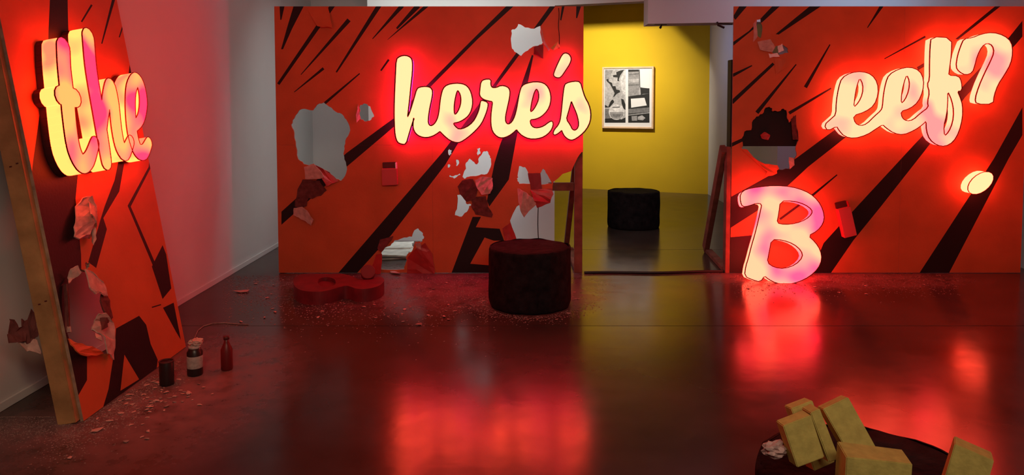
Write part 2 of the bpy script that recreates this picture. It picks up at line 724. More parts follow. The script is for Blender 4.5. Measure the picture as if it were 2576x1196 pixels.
def strip(a, b, wa, wb):
    """a tapering painted ray between two picture points, as a quad"""
    a, b = Vector(a), Vector(b)
    t = (b - a).normalized()
    n = Vector((-t.y, t.x))
    return [tuple(a + n * wa / 2), tuple(b + n * wb / 2), tuple(b - n * wb / 2), tuple(a - n * wa / 2)]


# ---- middle panel
R2 = [
    [(703, 10), (717, 10), (708, 50), (705, 50)],
    [(740, 10), (767, 10), (735, 72), (712, 124), (707, 124), (722, 70)],
    strip((838, 12), (700, 212), 12, 7),
    strip((878, 50), (757, 188), 11, 2),
    strip((955, 12), (846, 182), 12, 4),
    strip((1012, 14), (937, 98), 11, 2),
    strip((1052, 14), (998, 72), 13, 5),
    strip((1074, 14), (975, 100), 9, 1),
    strip((814, 172), (740, 232), 7, 2),
    strip((905, 185), (817, 260), 3, 7),
    strip((978, 150), (958, 178), 5, 4),
    [(1277, 12), (1296, 12), (1200, 100), (1090, 212), (990, 320), (872, 420), (708, 566), (708, 533), (872, 385), (990, 298), (1080, 208), (1190, 98)],
    [(1386, 12), (1400, 12), (1257, 205), (1150, 365), (1120, 415), (985, 591), (887, 700), (840, 700), (1112, 385), (1236, 220)],
    [(1338, 138), (1342, 140), (1329, 204), (1310, 300), (1298, 354), (1280, 452), (1231, 520), (1225, 505), (1244, 410), (1259, 361), (1287, 290), (1315, 203)],
    [(1414, 12), (1421, 12), (1412, 52), (1409, 50)],
    [(1450, 12), (1463, 12), (1452, 46), (1449, 45)],
    [(1189, 546), (1210, 546), (1197, 572), (1257, 576), (1268, 606), (1242, 606), (1219, 598), (1183, 664), (1230, 668), (1230, 700), (1131, 700)],
]
H2 = [
    [(752, 278), (767, 274), (787, 278), (797, 264), (814, 258), (827, 268), (844, 281), (861, 288), (871, 301), (881, 328), (871, 348),
     (866, 368), (864, 387), (870, 408), (873, 426), (863, 450), (856, 455), (841, 447), (820, 429), (796, 419), (764, 413), (750, 401),
     (744, 368), (740, 335), (732, 314), (740, 298)],
    [(906, 264), (919, 261), (931, 268), (936, 281), (941, 294), (934, 301), (921, 306), (907, 301), (904, 284)],
    [(1286, 77), (1294, 74), (1304, 60), (1321, 69), (1344, 72), (1359, 65), (1361, 90), (1366, 107), (1358, 112), (1341, 117), (1328, 127),
     (1311, 141), (1294, 130), (1287, 117), (1285, 97)],
    [(1172, 410), (1182, 399), (1189, 406), (1200, 414), (1206, 395), (1214, 384), (1225, 380), (1231, 391), (1235, 399), (1234, 421),
     (1225, 438), (1204, 442), (1183, 444), (1170, 450), (1163, 446), (1172, 425)],
    [(1129, 374), (1136, 378), (1136, 388), (1131, 392), (1127, 382)],
    [(1147, 402), (1154, 404), (1153, 414), (1147, 418)],
    [(1127, 414), (1133, 416), (1131, 424), (1126, 421)],
    [(1128, 439), (1140, 444), (1156, 437), (1159, 440), (1142, 450), (1130, 445)],
    [(1200, 374), (1208, 374), (1208, 388), (1202, 392)],
    [(1150, 491), (1167, 489), (1172, 512), (1185, 514), (1180, 523), (1174, 534), (1161, 546), (1144, 542), (1150, 519)],
    [(1302, 444), (1306, 418), (1321, 421), (1330, 440), (1336, 463), (1306, 463), (1302, 452)],
    [(1359, 437), (1366, 425), (1377, 440), (1389, 463), (1362, 465)],
    [(961, 626), (982, 619), (992, 605), (1017, 598), (1036, 596), (1042, 580), (1052, 575), (1064, 587), (1066, 601), (1059, 610), (1045, 608),
     (1038, 629), (1024, 643), (1021, 661), (1017, 678), (957, 678), (954, 654)],
]
H2_OPEN = [(1283, 556), (1300, 520), (1330, 500), (1390, 480), (1392, 458), (1415, 438), (1437, 431), (1453, 397), (1463, 383), (1500, 380), (1500, 720), (1290, 720), (1296, 610)]

p2 = tag(empty('painted_panel', FR2.M), 'orange panel with black rays and the word here\'s, torn open in many places', 'panel', 'painted panels with black rays')
reg = [(FR2.poly(r), 1) for r in R2]
hol = [rag(FR2.poly(h), 0.007, 3, i) for i, h in enumerate(H2)]
hol.append(rag(FR2.poly(H2_OPEN), 0.006, 2, 77))
SEAM_U, SEAM_V = FR2.p(1089, 600)[0], 1.17
g = 0.0005
for outer in ([(0, SEAM_V + g), (W2, SEAM_V + g), (W2, TOP), (0, TOP)],
              [(0, 0.004), (SEAM_U - g, 0.004), (SEAM_U - g, SEAM_V - g), (0, SEAM_V - g)],
              [(SEAM_U + g, 0.004), (W2, 0.004), (W2, SEAM_V - g), (SEAM_U + g, SEAM_V - g)]):
    slab('board', [outer], hol, reg, -TH, 0, PAINT, p2, 2, 2)
bm_link('post', box_bm((W2 - .075, 0, -.09), (W2 - .002, 1.15, -TH - .001), .003), M_WOOD_DARK, p2)
bm_link('post', box_bm((0.004, 0, -.075), (0.045, TOP, -TH - .001), .003), M_WOOD, p2)
b0 = on_floor(1424, 632)
bm_link('brace', bar_bm((b0.x - FR2.o.x, 0.03, -(b0.y - PY)), (W2 - .05, 1.14, -.10), .05, .09), M_WOOD_DARK, p2)
bm_link('rail', box_bm((FR2.p(1379, 470, -.06)[0], FR2.p(1379, 480, -.06)[1], -.09), (W2 - .08, FR2.p(1379, 460, -.06)[1], -.045), .003), M_WOOD_DARK, p2)
bm_link('sill', bar_bm((W2 - .04, 0.022, -.09), (b0.x - FR2.o.x + .04, 0.022, -(b0.y - PY)), .04, .07), M_WOOD_DARK, p2)


def fl_pts(fr, pts):
    return [(*fr.p(x, y, w), w) for x, y, w in pts]


def flaps(fr, parent, items):
    for i, (pts, m) in enumerate(items):
        flap('torn_flap', fl_pts(fr, pts), m, parent, seed=i + len(items))


M_PAINTED_FLAP = M_ORANGE
flaps(FR2, p2, [
    # below the big hole: board bent outward with its broken edge
    ([(764, 420, .004), (790, 412, .03), (806, 430, .06), (815, 446, .075), (800, 452, .06), (768, 450, .045)], M_TORN),
    ([(786, 412, .004), (812, 424, .02), (852, 455, .01), (838, 462, .035), (822, 470, .06), (806, 444, .06)], M_RED_PLASTIC),
    ([(762, 452, .003), (803, 455, .005), (822, 480, .004), (806, 492, .003), (786, 500, .003), (752, 498, .003), (744, 505, .003), (750, 476, .003)], M_TORN_DARK),
    ([(740, 524, .004), (760, 520, .02), (772, 530, .03), (788, 552, .03), (784, 568, .02), (770, 558, .025), (752, 548, .02), (738, 542, .006)], M_TORN),
    ([(742, 503, .004), (762, 495, .004), (775, 500, .01), (770, 520, .006), (756, 524, .006), (742, 520, .004)], M_TORN_DARK),
    # top left bent piece
    ([(770, 18, .003), (824, 18, .003), (836, 70, .05), (798, 66, .05)], M_ORANGE),
    # below the upper right hole
    ([(1343, 118, .004), (1366, 112, .004), (1367, 148, .012), (1344, 136, .03)], M_RED_IN),
    ([(1360, 66, .004), (1372, 108, .03), (1384, 124, .04), (1380, 128, .035), (1364, 104, .02)], M_TORN),
    ([(1386, 122, .01), (1404, 104, .03), (1408, 118, .02), (1392, 128, .02)], M_FOAM),
    # crumpled area under the splash-shaped hole
    ([(1196, 454, .004), (1214, 444, .03), (1238, 448, .02), (1240, 470, .05), (1234, 488, .06), (1212, 492, .05), (1200, 474, .03)], M_TORN),
    ([(1208, 474, .02), (1226, 468, .06), (1230, 484, .05), (1216, 490, .04)], M_TORN),
    ([(1162, 454, .003), (1190, 450, .003), (1202, 478, .004), (1196, 500, .004), (1174, 508, .003), (1156, 488, .003), (1152, 470, .003)], M_TORN_DARK),
    ([(1186, 496, .003), (1222, 494, .003), (1228, 520, .003), (1240, 540, .003), (1236, 548, .003), (1196, 540, .003), (1186, 520, .003)], M_TORN_DARK),
    ([(1024, 650, .004), (1046, 626, .02), (1070, 612, .01), (1088, 640, .01), (1094, 692, .012), (1024, 692, .014)], M_RED_PLASTIC),
    # flaps at the lower right hole
    ([(1302, 474, .003), (1318, 482, .05), (1336, 496, .06), (1352, 512, .05), (1330, 532, .05), (1318, 548, .03), (1308, 530, .04), (1303, 500, .02)], M_TORN),
    ([(1334, 478, .02), (1390, 474, .02), (1392, 490, .03), (1384, 510, .04), (1352, 524, .05), (1344, 506, .06)], M_RED_PLASTIC),
    ([(1328, 436, .003), (1360, 436, .003), (1364, 478, .01), (1336, 478, .01)], M_RED_IN),
    ([(1263, 575, .003), (1284, 560, .003), (1300, 604, .02), (1306, 640, .02), (1280, 640, .01)], M_RED_PLASTIC),
    # beside the low grey hole and near the floor
    ([(956, 604, .004), (990, 594, .004), (972, 620, .03), (960, 634, .04), (950, 626, .03)], M_TORN_DARK),
    ([(1046, 612, .003), (1058, 612, .02), (1060, 628, .02), (1048, 624, .01)], M_TORN),
    ([(948, 640, .003), (962, 638, .02), (958, 690, .05), (930, 686, .02)], M_RED_PLASTIC),
    ([(902, 262, .003), (905, 300, .003), (896, 308, .02), (896, 290, .02)], M_TORN),
])

# ---- right panel
R3 = [
    [(1863, 10), (1884, 10), (1850, 50), (1844, 42)],
    [(1948, 10), (1968, 10), (1922, 52), (1841, 118), (1841, 108), (1884, 78)],
    [(2044, 10), (2074, 10), (1959, 87), (1951, 86)],
    strip((1843, 190), (1892, 165), 8, 3),
    strip((1841, 258), (1946, 160), 10, 7),
    strip((2003, 162), (1904, 284), 3, 10),
    strip((2088, 112), (2026, 220), 3, 9),
    strip((2091, 222), (1985, 285), 4, 8),
    strip((1838, 366), (1872, 350), 9, 8),
    [(2102, 325), (2135, 340), (2033, 420), (1985, 465), (1905, 531), (1836, 575), (1836, 497), (1930, 445), (2005, 397)],
    strip((2106, 440), (2046, 490), 3, 6),
    strip((2046, 490), (1962, 552), 6, 6),
    [(1830, 598), (1895, 592), (1890, 640), (1882, 698), (1830, 698)],
    [(2572, 52), (2540, 92), (2410, 230), (2325, 337), (2156, 520), (2072, 612), (2036, 698), (2083, 698), (2147, 605), (2216, 520), (2341, 361), (2428, 245), (2555, 112), (2572, 92)],
    [(2572, 270), (2572, 340), (2537, 400), (2382, 698), (2306, 698), (2500, 400)],
    [(2508, 12), (2522, 12), (2410, 100), (2403, 98)],
    strip((2330, 160), (2308, 173), 9, 9),
    strip((2328, 92), (2225, 148), 5, 2),
    strip((2220, 12), (2182, 70), 9, 2),
]
H3 = [
    [(1820 + x / 2.657, y / 2.657) for x, y in ((130, 970), (125, 920), (140, 880), (185, 870), (190, 820), (220, 780), (260, 762), (280, 722), (300, 716),
      (325, 722), (330, 745), (380, 742), (395, 728), (420, 735), (425, 780), (440, 820), (470, 770), (482, 800), (490, 850), (502, 940), (485, 980), (490, 1040), (460, 1080),
      (440, 1130), (375, 1135), (360, 1110), (290, 1105), (220, 1085), (180, 1050), (120, 990))],
    [(1904, 50), (1914, 47), (1918, 75), (1914, 96), (1904, 90)],
    [(1938, 128), (1952, 116), (1966, 112), (1980, 120), (1984, 132), (1970, 136), (1950, 142)],
]
p3 = tag(empty('painted_panel', FR3.M), 'orange panel with black rays and the letters eef, black hole at its left', 'panel', 'painted panels with black rays')
reg = [(FR3.poly(r), 1) for r in R3]
hol = [rag(FR3.poly(h), 0.006, 3, 40 + i) for i, h in enumerate(H3)]
SU = FR3.p(2262, 600)[0]
for outer in ([(0, 0.004), (SU - g, 0.004), (SU - g, TOP), (0, TOP)], [(SU + g, 0.004), (W3, 0.004), (W3, TOP), (SU + g, TOP)]):
    slab('board', [outer], hol, reg, -TH, 0, PAINT, p3, 2, 2)
# plank backing behind the upper half of the hole, frame, brace
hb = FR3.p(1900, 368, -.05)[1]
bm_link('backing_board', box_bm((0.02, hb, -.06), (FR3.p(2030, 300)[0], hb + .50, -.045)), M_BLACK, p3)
bm_link('post', box_bm((-.012, FR3.p(1838, 375)[1], -.14), (.05, FR3.p(1838, 150)[1], -TH - .001), .003), M_BLACK, p3)  # upper stud in shade; the shade is put into its black colour
bm_link('post', box_bm((-.045, 0, -.09), (-.004, FR3.p(1838, 370)[1], -.002), .003), M_WOOD_DARK, p3)
c0 = on_floor(1770, 634)
c1u, c1v = FR3.p(1824, 372)
bm_link('brace', bar_bm((c0.x - FR3.o.x + .02, 0.03, -(c0.y - PY)), (c1u - .0, c1v - .01, -.05), .05, .10), M_WOOD_DARK, p3)
bm_link('sill', bar_bm((-.02, 0.02, -.09), (c0.x - FR3.o.x + .04, 0.02, -(c0.y - PY) + .05), .04, .07), M_WOOD_DARK, p3)
flaps(FR3, p3, [
    ([(1906, 104, .003), (1938, 98, .03), (1950, 118, .04), (1944, 132, .04), (1912, 126, .02)], M_TORN),
    ([(1934, 136, .01), (1956, 134, .05), (1962, 142, .05), (1936, 145, .03)], M_PRINT_WHITE),
    ([(1956, 116, .01), (1968, 110, .04), (1972, 128, .05), (1958, 132, .04)], M_PRINT_WHITE),
    ([(1948, 146, .003), (1976, 150, .02), (1978, 170, .02), (1952, 186, .01)], M_ORANGE),
    ([(1990, 300, .004), (2002, 290, .03), (2006, 350, .02), (1994, 352, .004)], M_TORN_DARK),
    ([(1864, 374, .004), (1880, 376, .02), (1902, 402, .03), (1924, 412, .04), (1956, 416, .03), (1954, 436, .02), (1920, 448, .02), (1930, 432, .03)], M_ORANGE),
    ([(1984, 396, .004), (1996, 398, .02), (1998, 416, .03), (1986, 426, .02)], M_TORN),
    ([(1912, 340, -.03), (1922, 333, -.03), (1938, 340, -.03), (1934, 352, -.03), (1918, 350, -.03)], M_RED_PLASTIC),
    ([(1896, 60, .003), (1904, 48, .02), (1906, 92, .02), (1896, 104, .01)], M_TORN),
])

# ---- left panel, leaning against the white wall
R1 = [
    ([(128, -60), (169, -60), (171, 40), (175, 180), (190, 300), (197, 430), (190, 500), (204, 640), (205, 700), (215, 860), (219, 898), (219, 957), (174, 1036), (126, 830), (75, 478), (84, 400), (105, 250), (121, 100)], 1),
    ([(318, 380), (300, 482), (260, 549), (269, 577), (242, 675), (222, 660), (253, 552), (263, 520), (288, 454), (303, 380)], 1),
    ([(388, 380), (378, 425), (329, 520), (393, 668), (386, 672), (321, 518), (374, 420), (378, 380)], 1),
    ([(409, 617), (418, 640), (431, 726), (409, 753), (382, 671)], 1),
    ([(410, 775), (437, 762), (455, 856), (443, 836)], 1),
    ([(292, 827), (350, 795), (368, 818), (379, 866), (397, 906), (392, 945), (352, 962), (255, 1040), (273, 979), (288, 880)], 1),
    ([(313, 893), (350, 955), (303, 984)], 0),
    (strip((231, 12), (205, 55), 5, 4), 1),
    (strip((288, -10), (256, 110), 8, 3), 1),
    (strip((313, 54), (300, 94), 4, 3), 1),
    (strip((331, 160), (326, 190), 9, 6), 1),
    (strip((382, 774), (405, 767), 3, 3), 1),
]
H1 = [
    [(206, 512), (220, 500), (236, 508), (243, 530), (244, 560), (240, 585), (225, 602), (205, 600), (196, 580), (194, 545)],
    [(167, 725), (176, 692), (205, 678), (240, 690), (265, 722), (280, 780), (285, 840), (282, 890), (262, 892), (238, 888), (212, 884), (186, 868), (170, 840), (163, 780)],
    [(214, 664), (224, 660), (226, 672), (216, 676)],
]
p1 = tag(empty('painted_panel', FR1.M), 'orange panel with black rays leaning on white wall, bearing the word the', 'panel', 'painted panels with black rays')
reg = [(FR1.poly(r), k) for r, k in R1]
hol = [rag(FR1.poly(h), 0.008, 3, 60 + i) for i, h in enumerate(H1)]
slab('board', [[(0, 0.003), (U1, 0.003), (U1, 2.44), (0, 2.44)]], hol, reg, -TH, 0, PAINT, p1, 2, 2)
po = bm_link('post', box_bm((-.035, 0.012, -.108), (.006, 2.44, -TH - .0005), .003), M_WOOD, p1)
po['label'] = 'pale sawn pine stud on the near edge'
for sv in (0.62, 1.30, 1.9):
    for du in (-.017, .017):
        bm_link('nail', box_bm((-.0365, sv + du * .3, -.062 + du), (-.035, sv + .006 + du * .3, -.050 + du)), M_TRIM, po)
bm_link('post', box_bm((U1 - .045, 0.012, -.10), (U1 - .004, 2.44, -TH - .001), .003), M_WOOD, p1)
bm_link('rail', box_bm((.01, 1.20, -.10), (U1 - .05, 1.24, -TH - .001), .003), M_WOOD, p1)
flaps(FR1, p1, [
    ([(188, 520, .004), (205, 500, .02), (226, 494, .02), (242, 520, .02), (240, 556, .03), (224, 590, .03), (200, 602, .04), (184, 598, .03), (190, 560, .03)], M_TORN),
    ([(222, 500, .02), (232, 492, .05), (244, 530, .04), (238, 560, .05), (228, 540, .06)], M_TORN),
    ([(230, 580, .01), (238, 572, .04), (244, 600, .05), (236, 618, .04), (230, 606, .02)], M_TORN),
    ([(168, 700, .004), (176, 676, .03), (196, 668, .05), (204, 684, .05), (188, 700, .03), (172, 716, .03)], M_TORN),
    ([(212, 676, .004), (240, 690, .01), (262, 716, .01), (268, 748, .02), (250, 738, .03), (236, 742, .03), (224, 724, .03)], M_TORN),
    ([(262, 722, .004), (276, 756, .01), (284, 800, .01), (276, 812, .03), (266, 780, .03), (254, 756, .02)], M_TORN_DARK),
    ([(236, 808, -.01), (250, 788, .02), (268, 790, .03), (284, 812, .02), (288, 860, .02), (284, 905, .02), (270, 890, .03), (262, 850, .04), (244, 836, .03), (230, 830, .0)], M_TORN),
    ([(252, 800, .03), (266, 800, .05), (272, 822, .05), (258, 830, .05)], M_TORN_DARK),
    ([(240, 838, .03), (256, 846, .06), (258, 858, .06), (244, 852, .05)], M_TORN),
    ([(172, 852, .004), (192, 862, .03), (232, 872, .04), (262, 890, .03), (240, 896, .05), (212, 896, .05), (196, 886, .05), (180, 866, .03)], M_ORANGE),
    ([(160, 720, .004), (166, 716, .02), (168, 780, .02), (172, 838, .02), (164, 830, .01)], M_TORN_DARK),
    ([(166, 822, .01), (176, 820, .04), (178, 836, .04), (168, 836, .02)], M_TORN),
])
# torn backing hanging out behind the near edge of the left panel
fz = [(30, 800, -.16), (60, 770, -.17), (85, 800, -.14), (95, 850, -.13), (70, 905, -.15), (40, 880, -.17), (12, 850, -.19)]
flap('torn_flap', fl_pts(FR1, [(14, 850, -.20), (24, 796, -.20), (40, 826, -.18), (66, 800, -.17), (78, 775, -.16), (92, 812, -.13), (98, 850, -.12), (84, 862, -.14), (46, 862, -.18)]), M_TORN_DARK, p1, crumple=.03, seed=5)
flap('torn_flap', fl_pts(FR1, [(38, 862, -.18), (60, 850, -.16), (96, 852, -.12), (104, 896, -.12), (80, 886, -.14), (58, 874, -.16)]), M_TORN, p1, crumple=.02, seed=8)

# ------------------------------------------------------------------ illuminated letters
def lit_word(name, fr, label, cat, chunks, w0, w1, m, trim_w=0.010, rounds=1, group=None, part='letter', side=None):
    t = tag(empty(name, fr.M), label, cat, group)
    for outer, holes in chunks:
        o, V, bd = slab(part, [fr.poly(smooth_loop(outer, rounds), w1)], [fr.poly(smooth_loop(h, rounds), w1) for h in holes], [], w0, w1, [m, side or m], t, 1)
        rim('trim_cap', V, bd, w1, trim_w, 0.010, M_TRIM, o)
        if w0 > 0:                               # stand-off pins that carry the letter on its panel
            ctr = sum(V, Vector((0, 0))) / len(V)
            for q in sorted((p.center for p in o.data.polygons if p.normal.z > .9), key=lambda c: (c.xy - ctr).length)[:2]:
                bm_link('standoff', tube_bm([(q.x, q.y, 0), (q.x, q.y, w0 + .002)], .008), M_METAL, t)
    return t


S7 = lambda pts: scaled(pts, 960, 100, 3.9875)
HE = S7([(150, 200), (185, 170), (240, 160), (290, 180), (307, 220), (305, 330), (290, 460), (278, 590), (265, 700), (256, 785), (275, 760), (300, 690), (330, 590), (355, 500), (380, 480),
         (440, 472), (490, 482), (510, 520), (500, 590), (480, 680), (466, 770), (463, 840), (490, 872), (530, 852), (560, 805), (578, 740), (588, 640), (600, 560), (620, 490), (660, 455),
         (740, 440), (810, 445), (860, 470), (895, 530), (912, 620), (900, 700), (870, 760), (820, 800), (770, 825), (712, 835), (735, 872), (775, 905), (850, 885), (920, 830), (960, 760),
         (985, 690), (995, 620), (1008, 612), (1065, 632), (1062, 680), (1040, 750), (1000, 840), (940, 910), (860, 980), (790, 1025), (750, 1030), (690, 1010), (640, 970), (600, 930),
         (585, 915), (560, 935), (510, 965), (450, 980), (390, 970), (345, 940), (320, 890), (320, 830), (330, 768), (300, 850), (270, 950), (243, 1045), (200, 1045), (160, 1025), (140, 960),
         (132, 850), (130, 700), (135, 520), (145, 350)])
HE_H = [S7([(765, 500), (795, 550), (802, 620), (785, 690), (755, 745), (728, 755), (722, 690), (730, 610), (748, 530)])]
RE = S7([(990, 500), (1000, 420), (1040, 400), (1095, 400), (1090, 450), (1105, 485), (1150, 485), (1200, 462), (1260, 475), (1285, 510), (1280, 580), (1255, 690), (1238, 770), (1240, 830),
         (1270, 855), (1310, 830), (1340, 770), (1360, 690), (1375, 600), (1390, 520), (1410, 465), (1460, 440), (1540, 425), (1620, 435), (1670, 480), (1695, 560), (1690, 640), (1660, 710),
         (1600, 770), (1540, 795), (1486, 800), (1490, 850), (1520, 885), (1570, 890), (1630, 870), (1680, 830), (1712, 818), (1718, 860), (1690, 920), (1630, 970), (1560, 992), (1480, 992),
         (1410, 960), (1370, 920), (1355, 895), (1320, 930), (1270, 965), (1210, 985), (1160, 970), (1115, 920), (1100, 850), (1100, 760), (1110, 680), (1118, 618), (1075, 612), (1020, 595), (985, 560)])
RE_H = [S7([(1555, 485), (1580, 530), (1580, 600), (1550, 670), (1515, 720), (1488, 728), (1495, 660), (1510, 590), (1530, 520)])]
ESS = S7([(1850, 440), (1930, 420), (1990, 425), (2010, 500), (2035, 580), (2075, 650), (2095, 730), (2090, 820), (2050, 900), (1990, 960), (1920, 1005), (1880, 1000), (1840, 970), (1820, 935),
          (1808, 902), (1780, 930), (1740, 955), (1722, 945), (1735, 905), (1775, 860), (1795, 810), (1805, 740), (1815, 640), (1825, 540), (1835, 470)])
ESS_H = [S7([(1903, 605), (1925, 660), (1960, 740), (1980, 820), (1978, 880), (1945, 915), (1910, 905), (1890, 860), (1848, 800), (1865, 740), (1885, 670)])]
APO = S7([(1845, 135), (1880, 150), (1900, 190), (1885, 240), (1840, 310), (1795, 375), (1760, 380), (1725, 360), (1740, 310), (1775, 230), (1815, 150)])
lit_word('illuminated_word', FR2, 'glowing cream script word here\'s mounted on the middle orange panel', 'sign',
         [(HE, HE_H), (RE, RE_H), (ESS, ESS_H), (APO, [])], 0.022, 0.115, M_GLOW, group='illuminated script letters', side=M_SIDE)

S3 = lambda pts: [(x + 4, y) for x, y in scaled(pts, 2040, 40, 2.4925)]
EEF = S3([(95, 720), (75, 685), (120, 645), (148, 620), (150, 540), (165, 450), (185, 390), (240, 358), (310, 350), (370, 370), (405, 420), (410, 490), (385, 560), (330, 600), (252, 625), (265, 675),
          (300, 692), (340, 680), (390, 630), (430, 595), (440, 570), (445, 500), (460, 420), (480, 370), (540, 335), (610, 322), (670, 345), (695, 400), (690, 470), (660, 540), (610, 580), (550, 598),
          (560, 643), (590, 662), (630, 655), (680, 610), (728, 575), (722, 540), (735, 480), (720, 430), (735, 400), (735, 300), (738, 200), (745, 132), (870, 140), (868, 240), (855, 340), (850, 375),
          (915, 378), (932, 415), (935, 468), (905, 472), (922, 510), (938, 560), (938, 640), (915, 730), (880, 790), (830, 818), (780, 810), (735, 775), (715, 720), (713, 655), (690, 680), (640, 715), (570, 745),
          (510, 735), (460, 700), (440, 680), (400, 705), (340, 745), (260, 768), (200, 755), (165, 715), (152, 690)])
EEF_H = [S3([(295, 385), (318, 430), (315, 490), (290, 545), (256, 578), (262, 510), (275, 440)]), S3([(590, 365), (610, 410), (605, 470), (580, 530), (553, 553), (555, 490), (570, 420)]),
         S3([(845, 465), (875, 530), (887, 600), (880, 670), (855, 730), (825, 758), (820, 690), (838, 620), (845, 550)])]
QM = S3([(920, 350), (900, 320), (910, 250), (930, 190), (950, 145), (1000, 140), (1060, 115), (1130, 105), (1200, 125), (1245, 165), (1253, 230), (1240, 300), (1200, 370), (1160, 430), (1135, 500),
         (1130, 552), (1028, 552), (1020, 520), (1045, 440), (1080, 360), (1115, 290), (1140, 230), (1130, 185), (1095, 168), (1060, 190), (1030, 250), (1015, 310), (1000, 355), (960, 370)])
DOT = [(2468 + 31 * math.cos(a) * .97 - 6 * math.sin(a), 461 + 26 * math.sin(a) - 9 * math.cos(a)) for a in [k * math.pi / 9 for k in range(18)]]
lit_word('illuminated_word', FR3, 'glowing cream script letters eef mounted on the right orange panel', 'sign', [(EEF, EEF_H)], 0.022, 0.115, M_GLOW_EEF, 0.006, group='illuminated script letters')
lit_word('illuminated_question_mark', FR3, 'glowing cream question mark with round dot on the right orange panel', 'sign', [(QM, [])], 0.022, 0.115, M_GLOW_EEF, 0.006, group='illuminated script letters', part='hook')
qm = [o for o in COL.objects if o.name.startswith('illuminated_question_mark')][0]
o, V, bd = slab('dot', [FR3.poly(DOT, .15)], [], [], 0.022, .15, [M_GLOW], qm)
rim('trim_cap', V, bd, .135, .004, .010, M_TRIM, o)

# the fallen B on the floor, leaning on the right panel
th = math.radians(14)
bp0 = on_floor(1965, 713)
FRB = Frame(bp0, (1, 0, 0), (0, math.sin(th), math.cos(th)))
S4 = lambda pts: scaled(pts, 1820, 420, 3.5184)
BO = S4([(150, 240), (200, 200), (320, 180), (450, 168), (600, 178), (720, 215), (800, 265), (860, 340), (890, 430), (880, 500), (830, 565), (745, 610), (810, 670), (855, 740), (868, 820), (835, 900), (760, 970),
         (660, 1020), (560, 1040), (470, 1030), (400, 995), (362, 962), (325, 1018), (260, 1000), (188, 968), (200, 880), (220, 820), (250, 700), (280, 600), (305, 500), (330, 390), (342, 328), (290, 320), (220, 345), (170, 352), (152, 310)])
BO_H = [S4([(500, 300), (620, 300), (720, 330), (785, 378), (785, 420), (730, 470), (640, 505), (540, 515), (468, 500), (485, 420)]),
        S4([(422, 642), (520, 645), (620, 680), (690, 740), (705, 800), (640, 870), (540, 905), (450, 895), (382, 850), (400, 760)])]
lit_word('illuminated_letter', FRB, 'glowing pink letter B standing on the floor, leaning on the right panel', 'sign', [(BO, BO_H)], -0.09, 0.0, M_GLOW_B, 0.006, group='illuminated script letters')


# "the" on the leaning panel: brush strokes joined into one outline
def stroke_cells(pts, wid):
    P = [Vector(p) for p in pts]
    # Catmull-Rom resample
    Q, Wd = [], []
    n = len(P)
    for i in range(n - 1):
        p0, p1, p2, p3 = P[max(i - 1, 0)], P[i], P[i + 1], P[min(i + 2, n - 1)]
        for k in range(4):
            t = k / 4
            Q.append(0.5 * ((2 * p1) + (p2 - p0) * t + (2 * p0 - 5 * p1 + 4 * p2 - p3) * t * t + (3 * p1 - p0 - 3 * p2 + p3) * t ** 3))
            Wd.append(wid[i] * (1 - t) + wid[i + 1] * t)
    Q.append(P[-1])
    Wd.append(wid[-1])
    cells = []
    for i, (q, r) in enumerate(zip(Q, Wd)):
        cells.append([(q.x + r / 2 * math.cos(a), q.y + r / 2 * math.sin(a)) for a in [k * math.pi / 6 + .013 * i for k in range(12)]])
    for i in range(len(Q) - 1):
        t = (Q[i + 1] - Q[i])
        if t.length < 1e-6:
            continue
        t.normalize()
        nn = Vector((-t.y, t.x))
        a, b = Wd[i] / 2, Wd[i + 1] / 2
        cells.append([tuple(Q[i] + nn * a), tuple(Q[i] - nn * a), tuple(Q[i + 1] - nn * b), tuple(Q[i + 1] + nn * b)])
    return cells


D1 = 0.115
S1 = lambda pts: FR1.poly(scaled(pts, 0, 0, 2.392), D1)
TT = stroke_cells(S1([(380, 285), (385, 400), (402, 560), (420, 750), (445, 900), (490, 985), (535, 960), (570, 860)]), [.105, .105, .11, .105, .105, .10, .09, .07])
TB = stroke_cells(S1([(368, 575), (450, 590)]), [.10, .10])
HH = stroke_cells(S1([(530, 225), (545, 400), (570, 560), (602, 740), (628, 900), (640, 975)]), [.105, .105, .105, .105, .10, .09])
HA = stroke_cells(S1([(610, 860), (628, 680), (648, 560), (665, 520), (684, 620), (700, 770), (722, 880), (752, 920), (785, 850)]), [.06, .075, .085, .09, .10, .10, .10, .09, .07])
EE = stroke_cells(S1([(800, 770), (846, 715), (862, 610), (845, 510), (815, 480), (788, 540), (784, 660), (796, 800), (826, 900), (866, 915), (895, 860)]), [.06, .07, .085, .085, .085, .10, .105, .105, .10, .09, .07])
the = tag(empty('illuminated_word', FR1.M), 'deep glowing script word the mounted on the leaning left panel', 'sign', 'illuminated script letters')
for cells in (TT + TB, HH + HA, EE):
    o, V, bd = slab('letter', cells, [], [], 0.038, D1, [M_GLOW_THE, M_SIDE_THE], the, 1)
    slab('back_can', cells, [], [], 0.0, 0.037, [M_TRIM], o)
    rim('trim_cap', V, bd, D1, 0.0035, 0.006, M_TRIM, o)

